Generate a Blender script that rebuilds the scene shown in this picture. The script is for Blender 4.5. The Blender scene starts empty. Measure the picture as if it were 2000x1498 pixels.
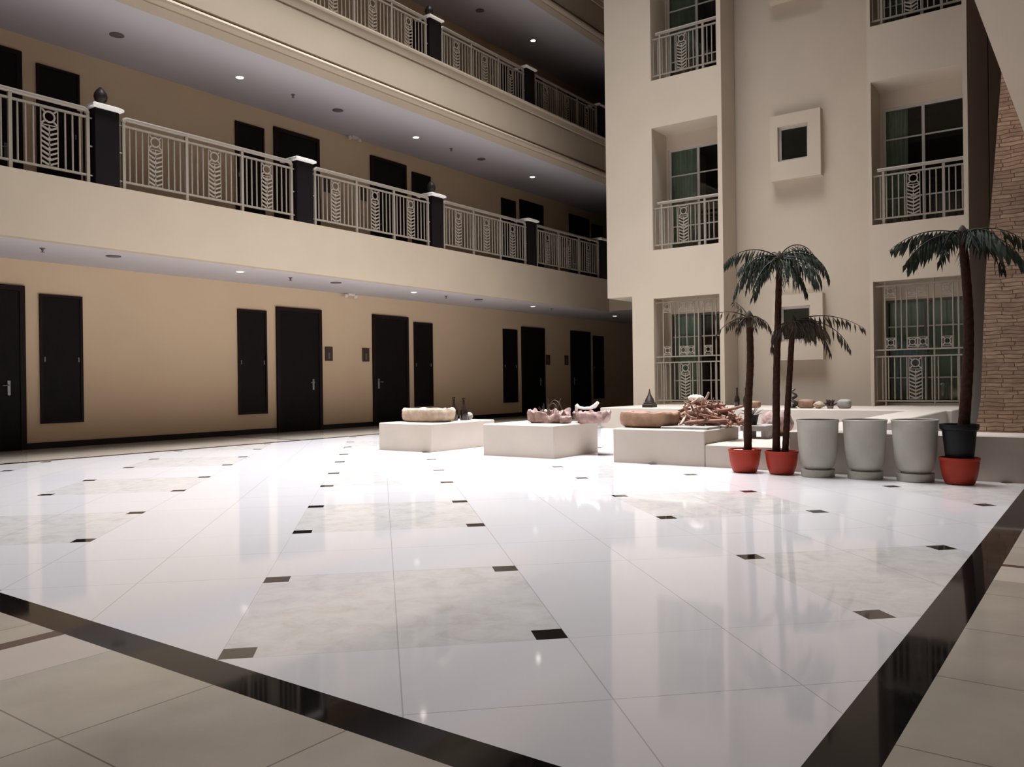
import bpy, math, random
from mathutils import Vector, Matrix, noise

random.seed(7)
SC = bpy.context.scene
COL = SC.collection
PI = math.pi

# ------------------------------------------------------------------ materials
MATS = {}


def mat(name, col, rough=0.6, metal=0.0, spec=0.5, noise_amt=0.0, noise_scale=6.0, bump=0.0, bump_scale=40.0, emit=None, emit_str=0.0):
    if name in MATS:
        return MATS[name]
    m = bpy.data.materials.new(name)
    m.use_nodes = True
    nt = m.node_tree
    b = nt.nodes['Principled BSDF']
    b.inputs['Base Color'].default_value = (*col, 1)
    b.inputs['Roughness'].default_value = rough
    b.inputs['Metallic'].default_value = metal
    b.inputs['Specular IOR Level'].default_value = spec
    if emit:
        b.inputs['Emission Color'].default_value = (*emit, 1)
        b.inputs['Emission Strength'].default_value = emit_str
    if noise_amt or bump:
        tc = nt.nodes.new('ShaderNodeTexCoord')
        if noise_amt:
            n = nt.nodes.new('ShaderNodeTexNoise')
            n.inputs['Scale'].default_value = noise_scale
            n.inputs['Detail'].default_value = 5
            nt.links.new(tc.outputs['Object'], n.inputs['Vector'])
            r = nt.nodes.new('ShaderNodeValToRGB')
            r.color_ramp.elements[0].position = 0.3
            r.color_ramp.elements[1].position = 0.7
            r.color_ramp.elements[0].color = (*[max(0, c * (1 - noise_amt)) for c in col], 1)
            r.color_ramp.elements[1].color = (*[min(1, c * (1 + noise_amt)) for c in col], 1)
            nt.links.new(n.outputs['Fac'], r.inputs['Fac'])
            nt.links.new(r.outputs['Color'], b.inputs['Base Color'])
        if bump:
            n2 = nt.nodes.new('ShaderNodeTexNoise')
            n2.inputs['Scale'].default_value = bump_scale
            n2.inputs['Detail'].default_value = 4
            nt.links.new(tc.outputs['Object'], n2.inputs['Vector'])
            bp = nt.nodes.new('ShaderNodeBump')
            bp.inputs['Strength'].default_value = bump
            bp.inputs['Distance'].default_value = 0.01
            nt.links.new(n2.outputs['Fac'], bp.inputs['Height'])
            nt.links.new(bp.outputs['Normal'], b.inputs['Normal'])
    MATS[name] = m
    return m


CREAM = mat('cream_paint', (0.56, 0.425, 0.285), 0.75, noise_amt=0.03, noise_scale=1.2, spec=0.3)
FACADE = mat('facade_paint', (0.51, 0.43, 0.34), 0.75, noise_amt=0.03, noise_scale=1.0, spec=0.3)
FASCIA = mat('darkened_wall_paint', (0.415, 0.34, 0.255), 0.75, noise_amt=0.03, noise_scale=1.0, spec=0.3)  # wall paint copied darker: lower brightness of the fascias put into colour
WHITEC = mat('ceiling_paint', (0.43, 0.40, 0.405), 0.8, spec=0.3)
NEARDARK = mat('bounce_cutting_dark', (0.12, 0.08, 0.055), 0.5)  # dark finish added to the unseen near walls to cut bounced light
DARKWOOD = mat('dark_wood', (0.006, 0.004, 0.004), 0.5, noise_amt=0.25, noise_scale=8, spec=0.12)
DARKFRAME = mat('dark_frame', (0.011, 0.005, 0.004), 0.5, spec=0.15)
SKIRT = mat('black_skirting', (0.006, 0.004, 0.004), 0.4, spec=0.2)
RAIL = mat('cream_metal', (0.275, 0.235, 0.19), 0.42, metal=0.0, spec=0.5)
POST = mat('dark_post', (0.007, 0.005, 0.006), 0.5, spec=0.15)
CAPW = mat('white_stone_cap', (0.82, 0.78, 0.73), 0.5)
STEEL = mat('steel', (0.30, 0.30, 0.30), 0.35, metal=1.0)
PLAQUE = mat('plaque', (0.035, 0.017, 0.010), 0.45)
PLAQUE2 = mat('plaque_plate', (0.12, 0.085, 0.07), 0.4)
PLASTIC = mat('white_plastic', (0.62, 0.56, 0.5), 0.5)
GREYMET = mat('grey_metal', (0.10, 0.09, 0.09), 0.5)
LAMP = mat('lamp_glass', (1, 1, 1), 0.4, emit=(1.0, 0.93, 0.82), emit_str=14.0)
LAMPDIM = mat('lamp_glass_dim', (1, 1, 1), 0.4, emit=(1.0, 0.9, 0.78), emit_str=3.0)
PLANTER = mat('planter_plaster', (0.46, 0.40, 0.345), 0.6, noise_amt=0.04, noise_scale=3)
GREYPOT = mat('grey_ceramic', (0.40, 0.385, 0.335), 0.5, noise_amt=0.06, noise_scale=7, bump=0.1)
REDPOT = mat('red_plastic', (0.33, 0.028, 0.010), 0.5, spec=0.3, noise_amt=0.06, noise_scale=5)
BLACKPOT = mat('black_plastic', (0.004, 0.0045, 0.005), 0.5, spec=0.25)
SOIL = mat('dark_soil', (0.035, 0.025, 0.02), 0.9, noise_amt=0.5, noise_scale=60)
PEBBLE = mat('pale_pebble', (0.6, 0.55, 0.5), 0.7)
TRUNK = mat('palm_trunk', (0.034, 0.013, 0.007), 0.8, spec=0.15, noise_amt=0.35, noise_scale=30, bump=0.4, bump_scale=60)
LEAFD = mat('palm_leaf', (0.030, 0.038, 0.028), 0.72, spec=0.25, noise_amt=0.3, noise_scale=9)
LEAFB = mat('palm_leaf_brown', (0.050, 0.036, 0.024), 0.75, spec=0.25, noise_amt=0.3, noise_scale=9)
STONEP = mat('pale_stone', (0.43, 0.33, 0.25), 0.7, noise_amt=0.25, noise_scale=9, bump=0.6, bump_scale=22)
STONEB = mat('brown_stone', (0.27, 0.155, 0.10), 0.7, noise_amt=0.35, noise_scale=6, bump=0.5, bump_scale=22)
STONEPINK = mat('pink_rough_stone', (0.30, 0.195, 0.175), 0.75, noise_amt=0.45, noise_scale=12, bump=0.8, bump_scale=26)
STONEW = mat('white_stone', (0.80, 0.75, 0.70), 0.6, noise_amt=0.05, noise_scale=8)
STONEG = mat('grey_stone', (0.30, 0.28, 0.26), 0.7, noise_amt=0.2, noise_scale=12)
DRIFT = mat('driftwood', (0.25, 0.115, 0.08), 0.7, noise_amt=0.45, noise_scale=9, bump=0.4, bump_scale=30)
DRIFTP = mat('pale_driftwood', (0.50, 0.34, 0.26), 0.7, noise_amt=0.3, noise_scale=9, bump=0.4, bump_scale=30)
TWIG = mat('dark_twig', (0.07, 0.045, 0.035), 0.8)
BOTTLE = mat('dark_bottle_glass', (0.020, 0.013, 0.010), 0.12, spec=0.6)
BRONZE = mat('dark_bronze', (0.020, 0.015, 0.012), 0.45, noise_amt=0.3, noise_scale=20)
AGAVE = mat('grey_leaf', (0.30, 0.26, 0.23), 0.6)
ROSE = mat('dark_rosette_leaf', (0.060, 0.034, 0.034), 0.6)
CURT = mat('pale_curtain', (0.64, 0.68, 0.61), 0.85, noise_amt=0.08, noise_scale=5)
SHEETB = mat('blue_white_sheet', (0.72, 0.80, 0.95), 0.85, noise_amt=0.1, noise_scale=5)
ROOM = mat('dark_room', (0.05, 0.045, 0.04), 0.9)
WINF = mat('window_frame_paint', (0.47, 0.44, 0.40), 0.5)
WINDARK = mat('window_frame_dark', (0.09, 0.08, 0.07), 0.5)


def glass_material():
    m = bpy.data.materials.new('tinted_glass')
    m.use_nodes = True
    nt = m.node_tree
    nt.nodes.clear()
    out = nt.nodes.new('ShaderNodeOutputMaterial')
    mix = nt.nodes.new('ShaderNodeMixShader')
    tr = nt.nodes.new('ShaderNodeBsdfTransparent')
    tr.inputs['Color'].default_value = (0.72, 0.78, 0.74, 1)
    gl = nt.nodes.new('ShaderNodeBsdfGlossy')
    gl.inputs['Roughness'].default_value = 0.02
    fr = nt.nodes.new('ShaderNodeFresnel')
    fr.inputs['IOR'].default_value = 1.5
    nt.links.new(fr.outputs['Fac'], mix.inputs['Fac'])
    nt.links.new(tr.outputs['BSDF'], mix.inputs[1])
    nt.links.new(gl.outputs['BSDF'], mix.inputs[2])
    nt.links.new(mix.outputs['Shader'], out.inputs['Surface'])
    return m


GLASS = glass_material()


def brick_material():
    m = bpy.data.materials.new('split_stone_cladding')
    m.use_nodes = True
    nt = m.node_tree
    b = nt.nodes['Principled BSDF']
    b.inputs['Roughness'].default_value = 0.8
    tc = nt.nodes.new('ShaderNodeTexCoord')
    sep = nt.nodes.new('ShaderNodeSeparateXYZ')
    cmb = nt.nodes.new('ShaderNodeCombineXYZ')
    nt.links.new(tc.outputs['Object'], sep.inputs[0])
    nt.links.new(sep.outputs['Y'], cmb.inputs['X'])
    nt.links.new(sep.outputs['Z'], cmb.inputs['Y'])
    br = nt.nodes.new('ShaderNodeTexBrick')
    br.inputs['Scale'].default_value = 1.0
    br.inputs['Brick Width'].default_value = 0.24
    br.inputs['Row Height'].default_value = 0.040
    br.inputs['Mortar Size'].default_value = 0.0045
    br.inputs['Mortar Smooth'].default_value = 0.4
    br.inputs['Bias'].default_value = 0.0
    br.offset = 0.37
    br.squash = 0.7
    br.squash_frequency = 3
    br.inputs['Color1'].default_value = (0.52, 0.36, 0.25, 1)
    br.inputs['Color2'].default_value = (0.38, 0.25, 0.175, 1)
    br.inputs['Mortar'].default_value = (0.19, 0.115, 0.078, 1)
    nd = nt.nodes.new('ShaderNodeTexNoise')
    nd.inputs['Scale'].default_value = 5.0
    nd.inputs['Detail'].default_value = 3
    nt.links.new(cmb.outputs[0], nd.inputs['Vector'])
    vs_ = nt.nodes.new('ShaderNodeVectorMath')
    vs_.operation = 'MULTIPLY_ADD'
    vs_.inputs[1].default_value = (0.10, 0.045, 0)
    nt.links.new(nd.outputs['Color'], vs_.inputs[0])
    nt.links.new(cmb.outputs[0], vs_.inputs[2])
    nt.links.new(vs_.outputs[0], br.inputs['Vector'])
    n = nt.nodes.new('ShaderNodeTexNoise')
    n.inputs['Scale'].default_value = 4.0
    n.inputs['Detail'].default_value = 6
    mp = nt.nodes.new('ShaderNodeMapping')
    mp.inputs['Scale'].default_value = (1, 2.0, 5)
    nt.links.new(tc.outputs['Object'], mp.inputs[0])
    nt.links.new(mp.outputs[0], n.inputs['Vector'])
    mx = nt.nodes.new('ShaderNodeMix')
    mx.data_type = 'RGBA'
    mx.blend_type = 'OVERLAY'
    mx.inputs['Factor'].default_value = 0.55
    nt.links.new(br.outputs['Color'], mx.inputs['A'])
    nt.links.new(n.outputs['Fac'], mx.inputs['B'])
    nt.links.new(mx.outputs['Result'], b.inputs['Base Color'])
    bp = nt.nodes.new('ShaderNodeBump')
    bp.inputs['Strength'].default_value = 0.8
    bp.inputs['Distance'].default_value = 0.02
    ad = nt.nodes.new('ShaderNodeMath')
    ad.operation = 'SUBTRACT'
    nt.links.new(n.outputs['Fac'], ad.inputs[0])
    nt.links.new(br.outputs['Fac'], ad.inputs[1])
    nt.links.new(ad.outputs[0], bp.inputs['Height'])
    nt.links.new(bp.outputs['Normal'], b.inputs['Normal'])
    return m


BRICK = brick_material()

# floor pattern constants (metres), a grid turned 45 degrees to the walls
FU0, FV0, FP, FT = -0.5417 - 0.063, 3.2308 - 0.063, 1.189 + 0.126, 2.591
SQ = 0.126


def marble_material():
    m = bpy.data.materials.new('white_marble_paving')
    m.use_nodes = True
    nt = m.node_tree
    N, L = nt.nodes, nt.links
    b = N['Principled BSDF']
    b.inputs['Roughness'].default_value = 0.055
    b.inputs['Specular IOR Level'].default_value = 0.5
    tc = N.new('ShaderNodeTexCoord')
    sp = N.new('ShaderNodeSeparateXYZ')
    L.new(tc.outputs['Object'], sp.inputs[0])

    def mth(op, a, b_=None, c=None):
        n = N.new('ShaderNodeMath')
        n.operation = op
        for i, v in enumerate((a, b_, c)):
            if v is None:
                continue
            if isinstance(v, (int, float)):
                n.inputs[i].default_value = v
            else:
                L.new(v, n.inputs[i])
        return n.outputs[0]

    s = 1 / math.sqrt(2)
    u = mth('MULTIPLY', mth('SUBTRACT', sp.outputs['X'], sp.outputs['Y']), s)
    v = mth('MULTIPLY', mth('ADD', sp.outputs['X'], sp.outputs['Y']), s)
    mu = mth('FLOORED_MODULO', mth('SUBTRACT', u, FU0), FT)
    mv = mth('FLOORED_MODULO', mth('SUBTRACT', v, FV0), FT)
    inu, inv = mth('LESS_THAN', mu, FP), mth('LESS_THAN', mv, FP)
    panel = mth('MULTIPLY', inu, inv)

    def edge(x):
        return mth('MAXIMUM', mth('LESS_THAN', x, SQ), mth('MULTIPLY', mth('GREATER_THAN', x, FP - SQ), mth('LESS_THAN', x, FP)))

    square = mth('MULTIPLY', panel, mth('MULTIPLY', edge(mu), edge(mv)))

    def line(x, at, w=0.0024):
        return mth('LESS_THAN', mth('ABSOLUTE', mth('SUBTRACT', x, at)), w)

    joint = line(mu, 0.0)
    for x, at in ((mu, FP), (mu, FP / 2), (mu, (FP + FT) / 2), (mv, 0.0), (mv, FP), (mv, (FP + FT) / 2)):
        joint = mth('MAXIMUM', joint, line(x, at))
    # mottled pale stone of the panels
    n1 = N.new('ShaderNodeTexNoise')
    n1.inputs['Scale'].default_value = 7
    n1.inputs['Detail'].default_value = 7
    n1.inputs['Roughness'].default_value = 0.68
    n1.inputs['Distortion'].default_value = 0.6
    L.new(tc.outputs['Object'], n1.inputs['Vector'])
    r1 = N.new('ShaderNodeValToRGB')
    r1.color_ramp.elements[0].position = 0.32
    r1.color_ramp.elements[0].color = (0.64, 0.605, 0.575, 1)
    r1.color_ramp.elements[1].position = 0.68
    r1.color_ramp.elements[1].color = (0.79, 0.765, 0.74, 1)
    e = r1.color_ramp.elements.new(0.5)
    e.color = (0.735, 0.705, 0.685, 1)
    L.new(n1.outputs['Fac'], r1.inputs['Fac'])
    n2 = N.new('ShaderNodeTexNoise')
    n2.inputs['Scale'].default_value = 0.9
    n2.inputs['Detail'].default_value = 4
    L.new(tc.outputs['Object'], n2.inputs['Vector'])
    r2 = N.new('ShaderNodeValToRGB')
    r2.color_ramp.elements[0].color = (0.76, 0.735, 0.745, 1)
    r2.color_ramp.elements[1].color = (0.83, 0.80, 0.81, 1)
    L.new(n2.outputs['Fac'], r2.inputs['Fac'])

    def mix(f, a, c):
        n = N.new('ShaderNodeMix')
        n.data_type = 'RGBA'
        L.new(f, n.inputs['Factor'])
        for k, x in (('A', a), ('B', c)):
            if isinstance(x, tuple):
                n.inputs[k].default_value = x
            else:
                L.new(x, n.inputs[k])
        return n.outputs['Result']

    c = mix(panel, r2.outputs['Color'], r1.outputs['Color'])
    c = mix(mth('MULTIPLY', joint, 0.5), c, (0.30, 0.27, 0.25, 1))
    c = mix(square, c, (0.016, 0.011, 0.010, 1))
    L.new(c, b.inputs['Base Color'])
    return m


MARBLE = marble_material()
GRANITE = mat('black_granite', (0.009, 0.007, 0.007), 0.05, spec=0.14, noise_amt=0.4, noise_scale=30)


def tile_material():
    m = bpy.data.materials.new('beige_tile')
    m.use_nodes = True
    nt = m.node_tree
    N, L = nt.nodes, nt.links
    b = N['Principled BSDF']
    b.inputs['Roughness'].default_value = 0.11
    tc = N.new('ShaderNodeTexCoord')
    mp = N.new('ShaderNodeMapping')
    mp.inputs['Location'].default_value = (-0.500, -0.520, 0)
    L.new(tc.outputs['Object'], mp.inputs[0])
    br = N.new('ShaderNodeTexBrick')
    br.offset = 0.0
    br.inputs['Scale'].default_value = 1.0
    br.inputs['Brick Width'].default_value = 0.645
    br.inputs['Row Height'].default_value = 0.645
    br.inputs['Mortar Size'].default_value = 0.003
    br.inputs['Color1'].default_value = (0.52, 0.46, 0.385, 1)
    br.inputs['Color2'].default_value = (0.49, 0.43, 0.36, 1)
    br.inputs['Mortar'].default_value = (0.24, 0.20, 0.16, 1)
    L.new(mp.outputs[0], br.inputs['Vector'])
    n = N.new('ShaderNodeTexNoise')
    n.inputs['Scale'].default_value = 2.5
    n.inputs['Detail'].default_value = 6
    L.new(tc.outputs['Object'], n.inputs['Vector'])
    mx = N.new('ShaderNodeMix')
    mx.data_type = 'RGBA'
    mx.blend_type = 'OVERLAY'
    mx.inputs['Factor'].default_value = 0.3
    L.new(br.outputs['Color'], mx.inputs['A'])
    L.new(n.outputs['Fac'], mx.inputs['B'])
    L.new(mx.outputs['Result'], b.inputs['Base Color'])
    return m


TILE = tile_material()
CREAMTILE = mat('cream_tile', (0.66, 0.57, 0.49), 0.09, noise_amt=0.04, noise_scale=3)
BROWNSTRIP = mat('brown_stone_strip', (0.09, 0.05, 0.04), 0.1)


# ------------------------------------------------------------------ mesh building
class MB:
    def __init__(s):
        s.v, s.f, s.mi = [], [], []
        s.cur = 0

    def add(s, vs, fs):
        o = len(s.v)
        s.v += [tuple(p) for p in vs]
        for f in fs:
            s.f.append(tuple(i + o for i in f))
            s.mi.append(s.cur)
        return s

    def box(s, x0, x1, y0, y1, z0, z1):
        return s.add([(x0, y0, z0), (x1, y0, z0), (x1, y1, z0), (x0, y1, z0), (x0, y0, z1), (x1, y0, z1), (x1, y1, z1), (x0, y1, z1)],
                     [(0, 3, 2, 1), (4, 5, 6, 7), (0, 1, 5, 4), (1, 2, 6, 5), (2, 3, 7, 6), (3, 0, 4, 7)])

    def cbox(s, x0, x1, y0, y1, z0, z1, b=0.01):
        """box with chamfered vertical and top edges"""
        def ring(i, z):
            c = b
            return [(x0 + i + c, y0 + i, z), (x1 - i - c, y0 + i, z), (x1 - i, y0 + i + c, z), (x1 - i, y1 - i - c, z),
                    (x1 - i - c, y1 - i, z), (x0 + i + c, y1 - i, z), (x0 + i, y1 - i - c, z), (x0 + i, y0 + i + c, z)]
        vs = ring(0, z0) + ring(0, z1 - b) + ring(b, z1)
        fs = [tuple(reversed(range(8)))]
        for r in (0, 8):
            fs += [(r + k, r + (k + 1) % 8, r + 8 + (k + 1) % 8, r + 8 + k) for k in range(8)]
        fs.append(tuple(range(16, 24)))
        return s.add(vs, fs)

    def quad(s, a, b, c, d):
        return s.add([a, b, c, d], [(0, 1, 2, 3)])

    def prism(s, prof, a, b, axis=0):
        """closed profile of 2-D points extruded along an axis from a to b"""
        n = len(prof)
        def P(t, q):
            return (t, q[0], q[1]) if axis == 0 else (q[0], t, q[1])
        vs = [P(a, q) for q in prof] + [P(b, q) for q in prof]
        fs = [(i, (i + 1) % n, n + (i + 1) % n, n + i) for i in range(n)]
        fs += [tuple(range(n - 1, -1, -1)), tuple(range(n, 2 * n))]
        return s.add(vs, fs)

    def tube(s, pts, r, n=8, cap=True):
        pts = [Vector(p) for p in pts]
        rs = r if isinstance(r, (list, tuple)) else [r] * len(pts)
        vs = []
        up = None
        for i, p in enumerate(pts):
            d = (pts[min(i + 1, len(pts) - 1)] - pts[max(i - 1, 0)]).normalized()
            if up is None:
                up = Vector((0, 0, 1)) if abs(d.z) < 0.9 else Vector((1, 0, 0))
            a = d.cross(up).normalized()
            bb = a.cross(d).normalized()
            up = bb
            for k in range(n):
                t = 2 * PI * k / n
                vs.append(p + (a * math.cos(t) + bb * math.sin(t)) * rs[i])
        fs = []
        for i in range(len(pts) - 1):
            for k in range(n):
                fs.append((i * n + k, i * n + (k + 1) % n, (i + 1) * n + (k + 1) % n, (i + 1) * n + k))
        if cap:
            fs.append(tuple(range(n - 1, -1, -1)))
            fs.append(tuple(range((len(pts) - 1) * n, len(pts) * n)))
        return s.add(vs, fs)

    def lathe(s, prof, c=(0, 0, 0), n=28, sx=1.0, sy=1.0):
        vs = []
        for r, z in prof:
            for k in range(n):
                t = 2 * PI * k / n
                vs.append((c[0] + r * sx * math.cos(t), c[1] + r * sy * math.sin(t), c[2] + z))
        fs = []
        for i in range(len(prof) - 1):
            for k in range(n):
                fs.append((i * n + k, i * n + (k + 1) % n, (i + 1) * n + (k + 1) % n, (i + 1) * n + k))
        fs.append(tuple(range(n - 1, -1, -1)))
        fs.append(tuple(range((len(prof) - 1) * n, len(prof) * n)))
        return s.add(vs, fs)

    def mesh(s, name, mats, smooth=35):
        me = bpy.data.meshes.new(name)
        me.from_pydata(s.v, [], s.f)
        for m in (mats if isinstance(mats, (list, tuple)) else [mats]):
            me.materials.append(m)
        me.polygons.foreach_set('material_index', s.mi)
        import bmesh
        bm = bmesh.new()
        bm.from_mesh(me)
        bmesh.ops.recalc_face_normals(bm, faces=bm.faces)
        bm.to_mesh(me)
        bm.free()
        if smooth:
            me.polygons.foreach_set('use_smooth', [True] * len(me.polygons))
            me.set_sharp_from_angle(angle=math.radians(smooth))
        me.update()
        return me

    def build(s, name, mats, parent=None, loc=None, smooth=35):
        o = bpy.data.objects.new(name, s.mesh(name, mats, smooth))
        COL.objects.link(o)
        if parent:
            o.parent = parent
        if loc:
            o.location = loc
        return o


def inst(name, me, parent=None, loc=(0, 0, 0), rz=0.0):
    o = bpy.data.objects.new(name, me)
    COL.objects.link(o)
    o.parent = parent
    o.location = loc
    o.rotation_euler = (0, 0, rz)
    return o


def tag(o, label, cat, group=None, kind=None):
    o['label'] = label
    o['category'] = cat
    if group:
        o['group'] = group
    if kind:
        o['kind'] = kind
    return o


def thing(name, label, cat, loc=(0, 0, 0), rz=0.0, group=None):
    o = bpy.data.objects.new(name, None)
    o.empty_display_size = 0.1
    COL.objects.link(o)
    o.location = loc
    o.rotation_euler = (0, 0, rz)
    return tag(o, label, cat, group)


def struct(mb, name, m, label=None, smooth=0):
    o = mb.build(name, m, smooth=smooth)
    o['kind'] = 'structure'
    if label:
        o['label'] = label
    return o


def dup(root, loc, label, rz=None, group=None):
    r = root.copy()
    COL.objects.link(r)
    r.location = loc
    if rz is not None:
        r.rotation_euler = (0, 0, rz)
    r['label'] = label
    if group:
        r['group'] = group
    for ch in list(root.children):
        c = ch.copy()
        COL.objects.link(c)
        c.parent = r
        for g in list(ch.children):
            d = g.copy()
            COL.objects.link(d)
            d.parent = c
    return r


# ------------------------------------------------------------------ key dimensions
WY = 14.48            # wall behind the galleries
GY = 12.33            # edge of the lower gallery
FX = 17.8             # front of the facing block
Z1, Z2, Z3 = 4.07, 8.07, 12.07   # gallery kerb tops
C1, C2, C3 = 3.12, 6.82, 10.82   # gallery ceilings
TOP = 16.0

# ------------------------------------------------------------------ floor
mb = MB()
def zone(x0, x1, y0, y1, k, z=0.0):
    mb.cur = k
    mb.quad((x0, y0, z), (x1, y0, z), (x1, y1, z), (x0, y1, z))
BX0, BX1, BY0, BY1 = 1.652, 1.812, 0.495, 0.666
TX1 = 30.0
# white field
zone(BX1, 17.9, BY1, 11.95, 0)
# black band all round it
zone(BX0, 17.9, BY0, BY1, 1)
zone(BX0, BX1, BY1, 11.95, 1)
zone(BX0, 22.0, 11.95, 12.11, 1)
# beige corridors with cross bands
def corridor_x(y0, y1, x0, x1, bands):
    """a corridor running along x, crossed by (cream, brown) bands"""
    x = x0
    for a, b_, c in bands:
        zone(x, a, y0, y1, 2)
        zone(a, b_, y0, y1, 3)
        zone(b_, c, y0, y1, 4)
        x = c
    zone(x, x1, y0, y1, 2)
corridor_x(-1.6, BY0, BX0, TX1, [(4.69, 5.05, 5.11), (9.0, 9.36, 9.42)])
def corridor_y(x0, x1, y0, y1, bands):
    y = y0
    for a, b_, c in bands:
        zone(x0, x1, y, a, 2)
        zone(x0, x1, a, b_, 3)
        zone(x0, x1, b_, c, 4)
        y = c
    zone(x0, x1, y, y1, 2)
corridor_y(-0.6, BX0, -1.6, 12.11, [(3.10, 3.465, 3.55), (7.5, 7.86, 7.94)])
corridor_x(12.11, WY, -0.6, TX1, [(9.6, 9.96, 10.04), (18.6, 18.96, 19.04)])
zone(17.9, 22.0, 9.3, 11.95, 0)
zone(22.0, TX1, 9.3, 12.11, 2)
floor = struct(mb, 'floor', [MARBLE, GRANITE, TILE, CREAMTILE, BROWNSTRIP])
floor['label'] = 'polished white marble courtyard floor with small black squares and a black border'

# ------------------------------------------------------------------ long wall with galleries
struct(MB().box(-0.6, TX1, WY, WY + 0.2, 0, TOP), 'wall_left', CREAM)
struct(MB().box(-0.6, TX1, WY - 0.025, WY + 0.01, 0, 0.105), 'baseboard_left', SKIRT)
# gallery slabs: white soffit below, floor above
for k, (c, z) in enumerate(((C1, Z1), (C2, Z2), (C3, Z3))):
    y0 = GY + 0.17 if k == 0 else 12.1
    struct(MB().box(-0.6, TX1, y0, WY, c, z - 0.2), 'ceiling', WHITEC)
# lower gallery fascia: a plain deep kerb
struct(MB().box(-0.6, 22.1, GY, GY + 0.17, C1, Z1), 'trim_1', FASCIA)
# upper fascias: cornice, plain face, roll moulding and sloping band
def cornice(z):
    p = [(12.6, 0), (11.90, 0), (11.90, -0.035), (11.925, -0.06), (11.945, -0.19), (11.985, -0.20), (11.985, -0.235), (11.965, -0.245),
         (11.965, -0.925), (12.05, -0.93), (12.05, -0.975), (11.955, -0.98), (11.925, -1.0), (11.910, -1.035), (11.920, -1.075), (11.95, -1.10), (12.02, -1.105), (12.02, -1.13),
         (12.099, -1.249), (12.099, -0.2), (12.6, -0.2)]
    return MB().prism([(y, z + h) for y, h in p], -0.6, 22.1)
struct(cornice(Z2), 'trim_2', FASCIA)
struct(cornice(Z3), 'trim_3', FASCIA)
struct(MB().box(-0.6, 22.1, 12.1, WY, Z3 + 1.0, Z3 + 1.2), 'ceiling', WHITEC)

# ------------------------------------------------------------------ doors, hatches, signs on the wall
door_n = [0]
DOOR_X = (5.07, 11.361, 14.198, 20.403, 23.195)
PLATE_TXT = {}
def door(x0, x1, z, handle_right, label):
    door_n[0] += 1
    d = bpy.data.objects.new('door_%d' % door_n[0], None)
    COL.objects.link(d)
    d.location = (x0, WY, z)
    d['kind'] = 'structure'
    d['label'] = label
    w, h = x1 - x0, 2.69
    f = MB()
    f.box(0, 0.085, -0.045, 0, 0, h).box(w - 0.085, w, -0.045, 0, 0, h).box(0.085, w - 0.085, -0.045, 0, h - 0.085, h)
    f.build('door_frame', DARKFRAME, d, smooth=0)
    lf = MB().cbox(0.085, w - 0.085, -0.028, 0.0, 0.0, h - 0.085, 0.004).build('door_leaf', DARKWOOD, d, smooth=0)
    hx = w - 0.26 if handle_right else 0.18
    g = MB()
    g.cbox(hx - 0.025, hx + 0.025, -0.040, -0.028, 0.90, 1.14, 0.004)
    g.tube([(hx, -0.04, 1.06), (hx, -0.075, 1.06), (hx + (-0.11 if handle_right else 0.11), -0.078, 1.06)], 0.009, 8)
    g.build('door_handle', STEEL, lf)
    return d
FLOORS = ((0.0, 'ground floor corridor'), (Z1 - 0.23, 'lower gallery'), (Z2 - 0.23, 'upper gallery'))
ORD = ['first', 'second', 'third', 'fourth', 'fifth', 'sixth', 'seventh', 'eighth']
for z, nm in FLOORS:
    for i, x in enumerate(DOOR_X):
        if z > 7 and i < 3:
            continue
        door(x, x + 1.247, z, i in (0, 1, 3), 'dark wooden room door, %s along the %s' % (ORD[i], nm))

hatch0 = thing('service_hatch', 'x', 'hatch', (6.547, WY, 0.0))
w, h0, h1 = 0.71, 0.415, 2.58
MB().box(0, 0.045, -0.035, 0, h0, h1).box(w - 0.045, w, -0.035, 0, h0, h1).box(0.045, w - 0.045, -0.035, 0, h0, h0 + 0.045).box(0.045, w - 0.045, -0.035, 0, h1 - 0.045, h1).build('hatch_frame', DARKFRAME, hatch0, smooth=0)
hd = MB().cbox(0.045, w - 0.045, -0.022, 0, h0 + 0.045, h1 - 0.045, 0.004).build('hatch_door', DARKWOOD, hatch0, smooth=0)
for hx in (0.075, w - 0.075):
    MB().cbox(hx - 0.010, hx + 0.010, -0.034, -0.022, 1.45, 1.53, 0.003).build('latch', STEEL, hd)
HATCH_X = (6.547, 10.403, 15.66, 19.472, 24.65)
HN = ['beside the nearest door', 'before the second door', 'past the third door', 'before the fourth door', 'past the fifth door']
for z, nm in FLOORS:
    for i, x in enumerate(HATCH_X):
        if z > 7 and i < 2:
            continue
        lab = 'tall narrow dark service hatch %s of the %s' % (HN[i], nm)
        if z == 0 and i == 0:
            hatch0['label'] = lab
            hatch0['group'] = 'service hatches along the wall'
        else:
            dup(hatch0, (x, WY, z), lab, group='service hatches along the wall')

sg0 = thing('room_sign', 'x', 'sign', (12.715, WY, 1.55))
bk = MB().cbox(0, 0.222, -0.022, 0, 0, 0.32, 0.004).build('backing_board', PLAQUE, sg0, smooth=0)
MB().cbox(0.085, 0.14, -0.027, -0.022, 0.05, 0.19, 0.002).build('number_plate', PLAQUE2, bk, smooth=0)
SIGN = [(12.715, 'past the second door'), (13.868, 'before the third door'), (21.741, 'past the fourth door'), (22.83, 'before the fifth door')]
for z, nm in FLOORS[:2]:
    for i, (x, wh) in enumerate(SIGN):
        lab = 'small dark brown room sign on the wall %s, %s' % (wh, nm)
        if z == 0 and i == 0:
            sg0['label'] = lab
            sg0['group'] = 'room signs beside the doors'
        else:
            dup(sg0, (x, WY, z + 1.55), lab, group='room signs beside the doors')

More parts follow.
